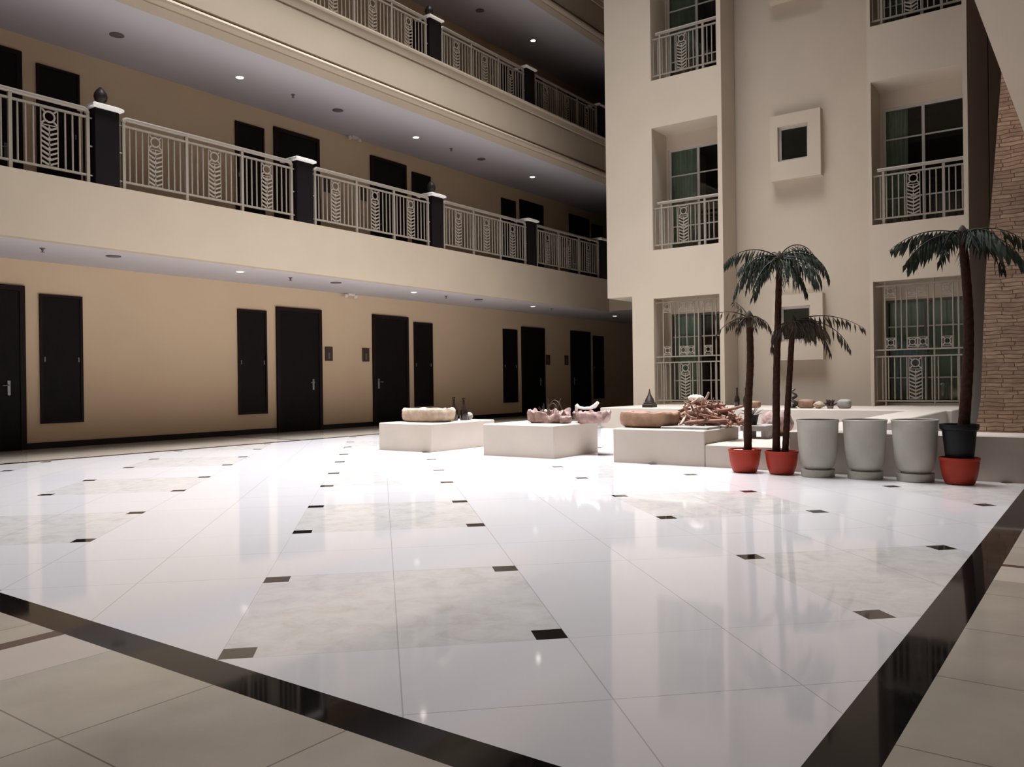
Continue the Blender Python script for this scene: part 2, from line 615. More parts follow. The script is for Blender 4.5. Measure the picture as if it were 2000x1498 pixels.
# ------------------------------------------------------------------ ceiling fittings
def downlight_proto(glass):
    t = thing('ceiling_downlight', 'x', 'ceiling light', (0, 0, -50))
    ring = [(0.062, -0.003), (0.075, -0.012), (0.088, -0.006), (0.09, 0.0)]
    MB().lathe(ring, n=20).build('trim_ring', PLASTIC, t)
    MB().lathe([(0.0, -0.016), (0.045, -0.015), (0.062, -0.012), (0.062, -0.008)], n=20).build('lamp_lens', glass, t)
    return t
dl_dim, dl = downlight_proto(LAMPDIM), downlight_proto(LAMP)
def place(proto, first, loc, label, group, rz=0.0):
    if first:
        proto.location = loc
        proto.rotation_euler = (0, 0, rz)
        proto['label'] = label
        proto['group'] = group
        return proto
    return dup(proto, loc, label, rz, group)
for k, x in enumerate((9.46, 14.157, 18.996, 23.66)):
    place(dl_dim, k == 0, (x, 13.06, C1), '%s recessed downlight along the ground floor corridor ceiling' % ORD[k], 'corridor downlights')
q = True
for nm, zc, xs, y in (('lower', C2, (9.67, 14.54, 19.37), 13.28), ('upper', C3, (19.7,), 13.42)):
    for k, x in enumerate(xs):
        lab = '%s glowing downlight in the %s gallery ceiling' % (ORD[k], nm) if nm == 'lower' else 'glowing downlight in the upper gallery ceiling'
        place(dl, q, (x, y, zc), lab, 'gallery downlights')
        q = False
sp0 = thing('ceiling_sprinkler', 'x', 'sprinkler', (0, 0, -50))
MB().lathe([(0.04, 0), (0.042, -0.008), (0.022, -0.016), (0.020, -0.036), (0.010, -0.04), (0.010, -0.055), (0.030, -0.058), (0.030, -0.064), (0.0, -0.067)], n=14).build('sprinkler_head', GREYMET, sp0)
vt0 = thing('ceiling_speaker', 'x', 'speaker', (0, 0, -50))
MB().lathe([(0.11, 0), (0.115, -0.01), (0.1, -0.016), (0.0, -0.012)], n=22).build('grille', GREYMET, vt0)
q = True
for nm, zc, xs, ys in (('ground floor', C1, (5.97, 10.62, 15.3, 19.95), 13.06), ('lower gallery', C2, (10.89, 15.77), 13.24)):
    for k, x in enumerate(xs):
        place(sp0, q, (x, ys, zc), '%s small dark fire sprinkler along the %s ceiling' % (ORD[k], nm), 'fire sprinklers')
        q = False
q = True
for nm, zc, xs, ys in (('ground floor', C1, (7.04, 11.75, 16.5), 13.01), ('lower gallery', C2, (7.28, 12.09, 17.0), 13.26), ('upper gallery', C3, (17.26,), 13.44)):
    for k, x in enumerate(xs):
        place(vt0, q, (x, ys, zc), '%s round dark ceiling speaker along the %s' % (ORD[k], nm), 'ceiling speakers')
        q = False
em0 = thing('ceiling_emergency_light', 'x', 'emergency light', (13.42, 14.36, C1), group='twin emergency lights')
MB().cbox(-0.10, 0.10, -0.04, 0.04, -0.05, 0.0, 0.006).build('light_housing', PLASTIC, em0)
for s in (-1, 1):
    MB().lathe([(0.0, -0.075), (0.04, -0.07), (0.048, -0.05), (0.045, -0.0), (0.02, 0.012)], (s * 0.15, 0, -0.03), 16).tube([(s * 0.08, 0, -0.02), (s * 0.15, 0, -0.02)], 0.01, 6).build('lamp_head', PLASTIC, em0)
em0['label'] = 'cream twin-headed emergency light at the ground floor ceiling near the third door'
dup(em0, (13.6, 14.36, C2), 'twin-headed emergency light at the lower gallery ceiling near the third door', group='twin emergency lights')

# ------------------------------------------------------------------ railings
RH = 1.1  # handrail centre above kerb
def ornament_mb(w, z0, z1, ring_at_top=True):
    """pierced cast panel: border, ring with diamond in the top square, leaf chevrons below"""
    m = MB()
    t, b = 0.009, 0.014
    m.box(0, b, -t, t, z0, z1).box(w - b, w, -t, t, z0, z1).box(b, w - b, -t, t, z0, z0 + b).box(b, w - b, -t, t, z1 - b, z1)
    cx, r = w / 2, w / 2 - b
    zc = z1 - b - r
    n = 14
    for k in range(n):
        a0, a1 = 2 * PI * k / n, 2 * PI * (k + 1) / n
        for q0, q1 in ((r * 0.80, r * 0.58),):
            m.prism_xz = None
            P = [(cx + q0 * math.cos(a0), zc + q0 * math.sin(a0)), (cx + q0 * math.cos(a1), zc + q0 * math.sin(a1)),
                 (cx + q1 * math.cos(a1), zc + q1 * math.sin(a1)), (cx + q1 * math.cos(a0), zc + q1 * math.sin(a0))]
            m.prism(P, -t, t, axis=1)
    for a in (PI / 4, 3 * PI / 4, 5 * PI / 4, 7 * PI / 4):
        c, s_ = math.cos(a), math.sin(a)
        p0 = (cx + c * r * 0.75, zc + s_ * r * 0.75)
        p1 = (cx + c * r * 1.36, zc + s_ * r * 1.36)
        d = (-s_ * 0.012, c * 0.012)
        m.prism([(p0[0] - d[0], p0[1] - d[1]), (p1[0] - d[0], p1[1] - d[1]), (p1[0] + d[0], p1[1] + d[1]), (p0[0] + d[0], p0[1] + d[1])], -t, t, axis=1)
    z = zc - r - 0.005
    m.box(b, w - b, -t, t, z - 0.012, z)
    if not ring_at_top:
        return m
    step = 0.072
    nn = int((z - 0.02 - z0) / step)
    m.box(cx - 0.007, cx + 0.007, -t, t, z0 + b, z - 0.012)
    for k in range(nn):
        zt = z - 0.012 - k * step
        for s in (-1, 1):
            xo = cx + s * (w / 2 - b)
            m.prism([(xo, zt), (xo, zt - 0.026), (cx, zt - 0.082), (cx, zt - 0.05)], -t, t, axis=1)
    for k in range(0, nn, 2):
        zt = z - 0.06 - k * step
        m.prism([(cx, zt + 0.03), (cx + 0.028, zt), (cx, zt - 0.03), (cx - 0.028, zt)], -t * 1.1, t * 1.1, axis=1)
    return m


ME_BAL = MB().tube([(0, 0, 0.125), (0, 0, 0.985)], 0.0135, 6).mesh('baluster', RAIL)
ME_ORN = ornament_mb(0.25, 0.13, 0.975).mesh('ornament_panel', RAIL)
ME_POST = MB().box(-0.024, 0.024, -0.024, 0.024, 0, 1.075).mesh('rail_post', RAIL, 0)
ME_STUB = MB().tube([(0, 0, 0), (0.068, 0, 0)], 0.012, 8).mesh('wall_bracket', RAIL)


def railing(label, L, bays, x_first, loc, rz=0.0, group=None, hand=(0.0, 0.0), stubs=True):
    """bays: baluster/ornament layout repeated between the posts"""
    t = thing('balcony_railing', label, 'railing', loc, rz, group)
    a, b = hand
    MB().tube([(a, 0, RH - 0.06), (a + 0.015, 0, RH - 0.02), (a + 0.05, 0, RH), (L - b - 0.05, 0, RH), (L - b - 0.015, 0, RH - 0.02), (L - b, 0, RH - 0.06)] if a == 0 else [(a, 0, RH), (L - b, 0, RH)], 0.037, 12).build('handrail', RAIL, t)
    MB().box(0, L, -0.02, 0.02, 0.97, 1.0).build('top_rail', RAIL, t, smooth=0)
    MB().box(0, L, -0.02, 0.02, 0.105, 0.135).build('bottom_rail', RAIL, t, smooth=0)
    for x in bays['posts']:
        inst('rail_post', ME_POST, t, (x, 0, 0))
    for x in bays['balusters']:
        inst('baluster', ME_BAL, t, (x, 0, 0))
    for x in bays['ornaments']:
        inst('ornament_panel', ME_ORN, t, (x, 0, 0))
    if stubs:
        for zz in (0.12, 0.56, 0.985):
            inst('wall_bracket', ME_STUB, t, (-0.068, 0, zz))
            inst('wall_bracket', ME_STUB, t, (L, 0, zz))
    return t


def bay_layout(n, bl):
    d = {'posts': [], 'balusters': [], 'ornaments': []}
    for i in range(n):
        x = i * bl
        d['posts'].append(x)
        for q in (0.10, 0.205, 0.31):
            d['balusters'].append(x + q)
        d['ornaments'].append(x + 0.405)
        for q in (0.755, 0.86, 0.965):
            d['balusters'].append(x + q)
    d['posts'].append(n * bl)
    return d


PX = [2.82, 6.61, 10.41, 14.21, 17.98, 21.75]
RL = 3.24
LAY = bay_layout(3, 1.08)
RY = GY + 0.075
proto = None
NUM = ['nearest', 'second', 'third', 'fourth', 'fifth']
for zk, nm, start in ((Z1, 'lower', 0), (Z2, 'upper', 2)):
    for i in range(start, 5):
        lab = 'cream metal railing with cast panels, %s section along the %s gallery' % (NUM[i - start] if not (zk == Z2) else ['nearest', 'middle', 'farthest'][i - start], nm)
        loc = ((PX[i] + PX[i + 1]) / 2 - RL / 2, RY, zk)
        if proto is None:
            proto = railing(lab, RL, LAY, 0, loc, group='gallery railings')
        else:
            dup(proto, loc, lab, group='gallery railings')

# pedestals between the sections
def pedestal(label, loc, finial):
    t = thing('railing_pedestal', label, 'post', loc, group='gallery pedestals')
    MB().cbox(-0.19, 0.19, -0.19, 0.19, 0, 1.15, 0.008).build('pedestal_shaft', POST, t, smooth=0)
    c = MB()
    p = [(0.20, 1.15), (0.24, 1.165), (0.24, 1.20), (0.18, 1.235)]
    vs, fs = [], []
    for r, z in p:
        vs += [(-r, -r, z), (r, -r, z), (r, r, z), (-r, r, z)]
    for i in range(len(p) - 1):
        fs += [(i * 4 + k, i * 4 + (k + 1) % 4, i * 4 + 4 + (k + 1) % 4, i * 4 + 4 + k) for k in range(4)]
    fs += [(3, 2, 1, 0), (12, 13, 14, 15)]
    pc = c.add(vs, fs).build('pedestal_cap', CAPW, t, smooth=0)
    if finial:
        MB().lathe([(0.05, 1.235), (0.055, 1.25), (0.03, 1.265), (0.035, 1.28), (0.085, 1.33), (0.10, 1.385), (0.09, 1.44), (0.055, 1.495), (0.02, 1.53), (0.0, 1.54)], n=18).build('urn_finial', BRONZE, pc)
    return t
PWH = {1: 'nearest', 2: 'second', 3: 'third', 4: 'fourth', 5: 'fifth'}
for zk, nm, start in ((Z1, 'lower', 1), (Z2, 'upper', 3)):
    for i in range(start, 6):
        fin = i in (1, 3)
        lab = 'dark square pedestal with white cap%s, %s along the %s gallery' % (' and urn finial' if fin else '', PWH[i - start + 1], nm)
        pedestal(lab, (PX[i], GY + 0.20, zk), fin)

# ------------------------------------------------------------------ facing block
OPL = (7.163, 8.785)      # window bay openings (y range)
OPR = (2.29, 3.925)
LEV = ((0.44, 2.94), (4.08, 6.95), (8.07, 10.95), (12.07, 14.95))
m = MB()
D = 18.6
m.box(FX, 29.0, OPL[1], 10.02, 3.03, TOP)
m.box(FX, 29.0, OPL[1], 9.35, 0, 3.03)
m.box(FX, D, 7.06, OPL[0], 0, TOP)
m.box(FX, D, OPR[1], 3.99, 0, TOP)
m.box(FX, 26.0, 2.21, OPR[0], 0, TOP)
for y0, y1 in (OPL, OPR):
    z = 0.0
    for a, b in LEV:
        m.box(FX, D, y0, y1, z, a)
        z = b
    m.box(FX, D, y0, y1, z, TOP)
struct(m, 'wall_right', FACADE)
# recessed bay between the window bays, back walls of the openings
m = MB().box(18.65, 18.8, 3.93, 7.13, 0, TOP)
struct(m, 'wall_recess', FACADE)
m = MB()
WIN = []
for (y0, y1) in (OPL, OPR):
    for k, (a, b) in enumerate(LEV):
        wt = b - (0.35 if k else 0.33)
        yl = y1 - 0.05
        m.box(D, D + 0.15, y0, y1 + 0.0, wt, b)
        m.box(D, D + 0.15, yl, y1, a, wt)
        m.box(D, D + 0.15, y0, yl, a - 0.02, a + 0.04)
        WIN.append((y0, yl, a + 0.04, wt))
struct(m, 'wall_balcony', FACADE)
# dark rooms behind the panes
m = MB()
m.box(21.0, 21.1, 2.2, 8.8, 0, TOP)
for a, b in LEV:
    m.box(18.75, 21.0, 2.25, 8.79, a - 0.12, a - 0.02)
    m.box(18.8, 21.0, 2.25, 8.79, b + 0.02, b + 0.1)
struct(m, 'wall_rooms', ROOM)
# windows
for i, (y0, y1, a, b) in enumerate(WIN[:3] + WIN[4:7]):
    d = bpy.data.objects.new('window_%d' % (i + 1), None)
    COL.objects.link(d)
    d.location = (D + 0.04, y0, a)
    d['kind'] = 'structure'
    w, h = y1 - y0, b - a
    f = MB()
    f.box(0, 0.06, w - 0.055, w, 0, h).box(0, 0.06, 0, 0.05, 0, h).box(0, 0.06, 0.05, w - 0.055, h - 0.05, h).box(0, 0.06, 0.05, w - 0.055, 0, 0.05)
    f.build('window_frame', WINDARK if i in (0, 3) else WINF, d, smooth=0)
    ym = w / 2 + 0.03
    MB().box(-0.012, 0.05, ym - 0.028, ym + 0.028, 0.05, h - 0.05).build('mullion', WINF if i not in (0, 3) else WINDARK, d, smooth=0)
    for (p, q) in ((0.05, ym - 0.028), (ym + 0.028, w - 0.055)):
        MB().box(0.02, 0.028, p, q, 0.05, h - 0.05).build('pane', GLASS, d, smooth=0)
        for zf in (0.245, 0.74):
            MB().box(0.0, 0.019, p, q, h * zf - 0.014, h * zf + 0.014).build('glazing_bar', WINF, d, smooth=0)
WL = ['ground floor', 'first floor', 'second floor']
def curtain(label, y0, y1, z0, z1, m_, x=D + 0.13):
    t = MB()
    n = 26
    vs = []
    for k in range(n + 1):
        y = y0 + (y1 - y0) * k / n
        dx = 0.025 * math.sin(k * 1.9) + 0.012 * math.sin(k * 0.7)
        vs += [(x + dx, y, z0), (x + dx, y, z1), (x + dx + 0.012, y, z0), (x + dx + 0.012, y, z1)]
    fs = []
    for k in range(n):
        o = k * 4
        fs += [(o, o + 4, o + 5, o + 1), (o + 2, o + 3, o + 7, o + 6), (o + 1, o + 5, o + 7, o + 3), (o, o + 2, o + 6, o + 4)]
    t.add(vs, fs)
    return tag(t.build('curtain', m_), label, 'curtain', 'curtains behind the block windows')
for k in (0, 1, 2):
    _, _, a, b = WIN[k]
    curtain('pale green curtain behind the %s window next to the gallery corner' % WL[k], 7.98, 8.73, a - 0.02, b - 0.01, CURT)
    _, _, a, b = WIN[4 + k]
    if k:
        curtain('grey green curtain behind the %s window nearer the stone wall' % WL[k], 3.42, 3.86, a - 0.02, b - 0.01, CURT)
_, _, a, b = WIN[4]
curtain('blue-white pleated sheet behind the ground floor window by the stone wall', 3.12, 3.74, a + 0.25, a + 1.28, SHEETB, D + 0.13)  # sheet put in for the bluish patch in this pane
curtain('dull green curtain behind the ground floor window by the stone wall', 2.35, 3.82, a - 0.02, b - 0.01, CURT, D + 0.22)

# little box windows on the recessed bay
bw = None
for k, z in enumerate((1.42, 5.42, 9.42)):
    t = bpy.data.objects.new('window_%d' % (7 + k), None)
    COL.objects.link(t)
    t.location = (18.46, 5.10, z)
    t['kind'] = 'structure'
    W_, H_, T_ = 1.10, 1.45, 0.12
    o0, o1, p0, p1 = 0.27, 0.93, 0.42, 1.19
    f = MB()
    f.box(0, 0.19, 0, o0, 0, H_).box(0, 0.19, o1, W_, 0, H_).box(0, 0.19, o0, o1, 0, p0).box(0, 0.19, o0, o1, p1, H_)
    f.build('window_box', FACADE, t, smooth=0)
    f = MB()
    e = 0.05
    f.box(0.11, 0.16, o0, o0 + e, p0, p1).box(0.11, 0.16, o1 - e, o1, p0, p1).box(0.11, 0.16, o0 + e, o1 - e, p0, p0 + e).box(0.11, 0.16, o0 + e, o1 - e, p1 - e, p1)
    f.build('window_frame', WINF, t, smooth=0)
    MB().box(0.135, 0.143, o0 + e, o1 - e, p0 + e, p1 - e).build('pane', GLASS, t, smooth=0)
    MB().box(0.175, 0.188, o0, o1, p0, p1).build('room_wall', ROOM, t, smooth=0)

# balcony railings of the block
def small_layout(L):
    d = {'posts': [0.20, L - 0.35], 'balusters': [], 'ornaments': [0.62 if L < 1.63 else 0.62]}
    x = 0.03
    n = 14
    for k in range(n + 1):
        q = 0.03 + (L - 0.06) * k / n
        if 0.60 < q < 0.89 or abs(q - 0.20) < 0.03 or abs(q - (L - 0.35)) < 0.03:
            continue
        d['balusters'].append(q)
    return d
RZ = -PI / 2
for (yr, nmc, zlist) in ((OPL, 'next to the gallery corner', (4.08, 8.07)), (OPR, 'nearer the stone wall', (4.08, 8.07))):
    for zz in zlist:
        L = yr[1] - yr[0] - 0.004
        lv = 'first floor' if zz < 5 else 'second floor'
        railing('cream metal balcony railing of the %s bay %s' % (lv, nmc), L, small_layout(L), 0, (FX + 0.09, yr[1] - 0.002, zz), RZ, 'block balcony railings', hand=(0.09, 0.002), stubs=False)
# ground floor grilles
ME_SQ = ornament_mb(0.19, 0.0, 0.23, False).mesh('ornament_square', RAIL)
H = 2.49
for (yr, nmc) in ((OPL, 'next to the gallery corner'), (OPR, 'nearer the stone wall')):
    L = yr[1] - yr[0] - 0.004
    t = thing('window_grille', 'full height cream metal security grille over the ground floor window %s' % nmc, 'grille', (FX + 0.09, yr[1] - 0.002, 0.442), RZ, 'ground floor window grilles')
    for nmr, z in (('bottom_rail', 0.10), ('top_rail', 0.985), ('middle_rail', 1.12), ('head_rail', H - 0.09)):
        MB().box(0, L, -0.018, 0.018, z - 0.014, z + 0.014).build(nmr, RAIL, t, smooth=0)
    lay = small_layout(L)
    for x in lay['balusters']:
        inst('baluster', ME_BAL, t, (x, 0, 0))
    for x in lay['ornaments']:
        inst('ornament_panel', ME_ORN, t, (x, 0, 0))
    ups = MB().tube([(0, 0, 0), (0, 0, H)], 0.017, 6).mesh('upright', RAIL)
    ups2 = MB().tube([(0, 0, 1.12), (0, 0, H - 0.09)], 0.0125, 6).mesh('grille_bar', RAIL)
    for x in (0.20, L / 2 + 0.27, L - 0.12):
        inst('upright', ups, t, (x, 0, 0))
    for x in (0.40, 0.50, 0.60, 0.79, 0.98, L / 2 + 0.40, L / 2 + 0.60):
        inst('grille_bar', ups2, t, (x, 0, 0))
    for x in (0.205, 0.60, 0.79, L / 2 + 0.40):
        inst('ornament_square', ME_SQ, t, (x, 0, 1.13))
        inst('ornament_square', ME_SQ, t, (x, 0, H - 0.335))

# ------------------------------------------------------------------ corridor end, beam, closing walls
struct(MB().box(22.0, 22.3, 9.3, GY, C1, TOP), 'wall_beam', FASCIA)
struct(MB().box(22.3, TX1, 9.35, GY + 0.2, C1, C1 + 0.3), 'ceiling', WHITEC)
struct(MB().box(TX1, TX1 + 0.2, 8.7, WY + 0.2, 0, TOP), 'wall_far', CREAM)
# stone clad wall beyond the long planter, leaning inward edge
SX = 9.6
prof = [(-1.6, 0.0), (1.19, 0.0), (1.16, 0.44), (1.105, 0.78), (1.05, 2.013), (0.976, 2.932), (0.894, 3.968), (0.84, 4.7), (-1.6, 4.7)]
m = MB()
n_ = len(prof)
m.add([(SX, y, z) for y, z in prof] + [(SX + 0.35, y, z) for y, z in prof],
      [tuple(range(n_)), tuple(range(2 * n_ - 1, n_ - 1, -1))] + [(i, (i + 1) % n_, n_ + (i + 1) % n_, n_ + i) for i in range(n_)])
struct(m, 'wall_stone', BRICK)
struct(MB().box(24.0, 24.2, -1.8, 2.3, 0, TOP), 'wall_court', FACADE)
# storeys on the camera's side of the court
for k, (c, z) in enumerate(((C1, Z1), (C2, Z2), (C3, Z3))):
    struct(MB().box(-0.6, 9.58, -1.6, 0.62, c, z), 'ceiling', FACADE)
    struct(MB().box(-0.6, 1.66, 0.62, GY, c, z), 'ceiling', FACADE)
struct(MB().box(-0.8, 24.0, -1.8, -1.6, 0, TOP), 'wall_near', NEARDARK)
struct(MB().box(-0.8, -0.6, -1.6, WY, 0, TOP), 'wall_back', NEARDARK)

# unseen roof, skylight opening sized and placed to shape the light
SKX0, SKX1, SKY0, SKY1 = 5.4, 15.6, 4.6, 11.4
m = MB()
m.box(-0.8, SKX0, -1.8, WY + 0.2, TOP, TOP + 0.3)
m.box(SKX1, TX1 + 0.2, -1.8, WY + 0.2, TOP, TOP + 0.3)
m.box(SKX0, SKX1, -1.8, SKY0, TOP, TOP + 0.3)
m.box(SKX0, SKX1, SKY1, WY + 0.2, TOP, TOP + 0.3)
struct(m, 'ceiling', WHITEC)
la = bpy.data.lights.new('skylight', 'AREA')
la.shape = 'RECTANGLE'
la.size, la.size_y = SKX1 - SKX0, SKY1 - SKY0
la.energy = 1920
la.color = (0.96, 0.97, 1.0)
la.spread = math.radians(66)  # narrowed so the galleries and upper walls stay darker
lo = bpy.data.objects.new('skylight', la)
COL.objects.link(lo)
lo.location = ((SKX0 + SKX1) / 2, (SKY0 + SKY1) / 2, TOP + 0.1)

# ------------------------------------------------------------------ planters
def planter(name, label, x0, x1, y0, y1, h, inner=True):
    t = thing(name, label, 'planter', (x0, y0, 0), group='plastered planters')
    MB().cbox(0, x1 - x0, 0, y1 - y0, 0, h, 0.012).build('planter_body', PLANTER, t, smooth=0)
    return t
planter('planter_box', 'low cream planter box holding the pale stone basin and dark bottles', 9.06, 10.6, 8.06, 9.12, 0.415)
planter('planter_box', 'low cream planter box holding the rough pink stone basin', 9.06, 10.2, 5.925, 7.10, 0.435)
planter('planter_box', 'low cream planter box holding the brown basin and driftwood heap', 9.05, 10.12, 3.84, 5.045, 0.42)
planter('low_step', 'low cream step between the driftwood planter and the red pots', 9.05, 11.7, 2.88, 3.838, 0.26)
planter('planter_box', 'long cream planter wall behind the grey and red pots', 9.05, 9.595, -1.58, 2.878, 0.44)
planter('planter_box', 'long cream planter ledge at the foot of the facing block', 15.6, 17.795, 2.215, 9.0, 0.44)
planter('planter_box', 'narrow cream planter wall running from the pots to the block', 9.6, 15.597, 2.3, 2.876, 0.44)


def rock(name, label, cat, m_, loc, sx, sy, sz, seed, amp=0.18, hollow=0.0, freq=2.2, group=None, rz=0.0, flat=True):
    """lumpy stone; hollow > 0 sinks its top into a basin"""
    mb_ = MB()
    n, r = 26, 15
    vs = []
    for i in range(r + 1):
        ph = -PI / 2 + PI * i / r
        for k in range(n):
            th = 2 * PI * k / n
            p = Vector((math.cos(ph) * math.cos(th), math.cos(ph) * math.sin(th), math.sin(ph)))
            e = 0.55
            p = Vector([math.copysign(abs(c) ** e, c) for c in p]) if flat else p
            nz = noise.fractal(p * freq + Vector((seed * 7.1, seed * 3.3, seed)), 0.9, 2.1, 4)
            q = p * (1 + amp * nz)
            z = q.z
            if hollow and i >= r - 5:
                t = (i - (r - 5)) / 5
                z = q.z - hollow * 2 * t
                q = q * 1.0
            vs.append((q.x * sx, q.y * sy, (z + 1) * 0.5 * sz))
    fs = []
    for i in range(r):
        for k in range(n):
            fs.append((i * n + k, i * n + (k + 1) % n, (i + 1) * n + (k + 1) % n, (i + 1) * n + k))
    mb_.add(vs, fs)
    zmin = min(v[2] for v in mb_.v)
    mb_.v = [(x, y, z - zmin) for x, y, z in mb_.v]
    o = mb_.build(name, m_, loc=loc, smooth=50)
    o.rotation_euler = (0, 0, rz)
    return tag(o, label, cat, group)


def basin(name, label, m_, loc, sx, sy, sz, seed, amp, ragged, e=0.7, rz=0.0):
    """hollow stone trough: near-vertical lumpy wall, broken rim, sunken floor"""
    prof = [(0.0, 0.0), (0.78, 0.0), (0.93, 0.18), (1.0, 0.50), (1.0, 0.82), (0.96, 0.97), (0.89, 1.0), (0.80, 0.95), (0.70, 0.62), (0.45, 0.48), (0.0, 0.46)]
    n = 44
    vs, fs = [], []
    for r, z in prof:
        for k in range(n):
            th = 2 * PI * k / n
            c, s_ = math.cos(th), math.sin(th)
            c, s_ = math.copysign(abs(c) ** e, c), math.copysign(abs(s_) ** e, s_)
            nz = noise.fractal(Vector((c * 1.6 + seed * 3.7, s_ * 1.6 - seed, z * 1.3)), 0.9, 2.1, 4)
            rim = noise.fractal(Vector((c * 2.2 - seed, s_ * 2.2 + seed * 2.3, 0)), 0.9, 2.1, 3)
            q = r * (1 + amp * nz)
            vs.append((q * c * sx, q * s_ * sy, sz * z * (1 + ragged * rim * (1 if z > 0.4 else 0))))
    for i in range(len(prof) - 1):
        for k in range(n):
            fs.append((i * n + k, i * n + (k + 1) % n, (i + 1) * n + (k + 1) % n, (i + 1) * n + k))
    o_ = MB().add(vs, fs).build(name, m_, loc=loc, smooth=45)
    o_.rotation_euler = (0, 0, rz)
    return tag(o_, label, 'basin')
# first planter
basin('stone_basin', 'pale stone basin with a rounded rim on the planter box nearest the corridor', STONEP, (9.62, 8.60, 0.414), 0.27, 0.46, 0.205, 1, 0.10, 0.18)
def bottle(label, loc, h, r, m_=BOTTLE, group=None):
    t = thing('bottle', label, 'bottle', loc, group=group)
    bb = MB().lathe([(r * 0.9, 0), (r, h * 0.03), (r, h * 0.42), (r * 0.85, h * 0.52), (r * 0.34, h * 0.66), (r * 0.28, h * 0.92)], n=18).build('bottle_body', m_, t)
    MB().lathe([(r * 0.36, h * 0.92), (r * 0.38, h * 0.95), (r * 0.36, h), (0.0, h)], n=14).build('bottle_lip', m_, bb)
    return t
bottle('tall dark bottle just behind the pale stone basin', (10.03, 8.43, 0.414), 0.37, 0.066)
bottle('tall dark bottle farther from the pale stone basin, at the planter edge', (10.2, 8.37, 0.414), 0.36, 0.066)
rock('small_stone', 'small dark round stone beside the bottles behind the pale basin', 'stone', STONEG, (10.33, 8.38, 0.414), 0.07, 0.07, 0.12, 4, 0.15, flat=False)
# second planter
basin('stone_basin', 'rough jagged pink stone basin holding dry twigs', STONEPINK, (9.66, 6.40, 0.434), 0.20, 0.275, 0.16, 9, 0.28, 0.55)
rock('rough_stone', 'low rough pink stone between the two jagged basins', 'stone', STONEPINK, (9.58, 6.07, 0.434), 0.10, 0.055, 0.10, 12, 0.2, 0, 3.0)
basin('stone_basin', 'rough pink stone trough under the white curved ornament', STONEPINK, (9.92, 5.84, 0.434), 0.19, 0.26, 0.155, 15, 0.2, 0.35)
m = MB()
pts = [(-0.17, 0.045), (-0.13, 0.012), (-0.05, 0.0), (0.05, 0.006), (0.12, 0.03), (0.175, 0.085)]
m.tube([(0, -y, z + 0.035) for y, z in pts], [0.026, 0.022, 0.018, 0.022, 0.030, 0.020], 10)
m.tube([(0, 0.17, 0.0), (0, 0.165, 0.075)], [0.02, 0.024], 8)
o = m.build('curved_ornament', STONEW, loc=(9.80, 5.86, 0.60))
tag(o, 'white curved stone ornament lying on the rough pink stone block', 'ornament')
tw = thing('twig_arrangement', 'bare dark twigs and a looped vine standing in the jagged pink basin', 'dried twigs', (9.7, 6.42, 0.50))
for k in range(11):
    a = random.uniform(0, 2 * PI)
    l = random.uniform(0.16, 0.36)
    c = [Vector((0, 0, 0)) + Vector((0.05 * math.cos(a), 0.09 * math.sin(a), 0.0))]
    d = Vector((0.25 * math.cos(a), 0.35 * math.sin(a), 1)).normalized()
    for s in range(6):
        d = (d + Vector((random.uniform(-.3, .3), random.uniform(-.3, .3), random.uniform(-.1, .2)))).normalized()
        c.append(c[-1] + d * l / 6)
    MB().tube(c, [0.006, 0.006, 0.005, 0.005, 0.004, 0.003, 0.002], 5).build('twig', TWIG, tw)
for rr, oy in ((0.12, -0.10), (0.085, -0.07)):
    MB().tube([(0.02 * math.sin(t * 2), oy + rr * math.cos(t), 0.10 + rr * 1.25 * math.sin(t)) for t in [PI * 1.1 - k * PI * 1.25 / 14 for k in range(15)]], 0.006, 6).build('looped_vine', TWIG, tw)
rock('white_pebble', 'small white pebble on the rim of the jagged twig basin', 'pebble', STONEW, (9.56, 6.38, 0.585), 0.02, 0.025, 0.04, 3, 0.1, flat=False)
# third planter
basin('stone_basin', 'smooth brown oval stone basin in front of the driftwood heap', STONEB, (9.47, 4.74, 0.419), 0.27, 0.375, 0.195, 21, 0.06, 0.10)
tag(MB().cbox(-0.2, 0.2, -0.3, 0.3, 0, 0.03, 0.006).build('stone_slab', STONEG, loc=(9.38, 4.16, 0.419)), 'thin grey stone slab under the edge of the driftwood heap', 'slab')
def branch(c, d, l, r, seed, m_, lab, wob=0.28):
    rnd = random.Random(seed)
    p = [Vector((0, 0, 0))]
    d = Vector(d).normalized()
    n = 7
    for s in range(n):
        d = (d + Vector([rnd.uniform(-wob, wob) for _ in range(3)])).normalized()
        p.append(p[-1] + d * l / n)
    mid = sum(p, Vector()) / len(p)
    p = [q - mid for q in p]
    zmin = min(q.z for q in p)
    lift = max(0.0, 0.43 + r - (c[2] + zmin))
    mb_ = MB()
    rs = [r * (0.85 + 0.3 * rnd.random()) * (1 - 0.6 * abs(i / n - 0.35)) for i in range(n + 1)]
    mb_.tube(p, rs, 7)
    i = rnd.randint(2, 4)
    dd = Vector([rnd.uniform(-1, 1) for _ in range(2)] + [rnd.uniform(0, 1)]).normalized()
    mb_.tube([p[i], p[i] + dd * l * 0.14, p[i] + dd * l * 0.24 + Vector((0, 0, 0.02))], [r * 0.6, r * 0.45, r * 0.25], 6)
    o_ = mb_.build('driftwood_branch', m_, loc=(c[0], c[1], c[2] + lift), smooth=60)
    return tag(o_, lab, 'branch', 'driftwood heap on the planter')
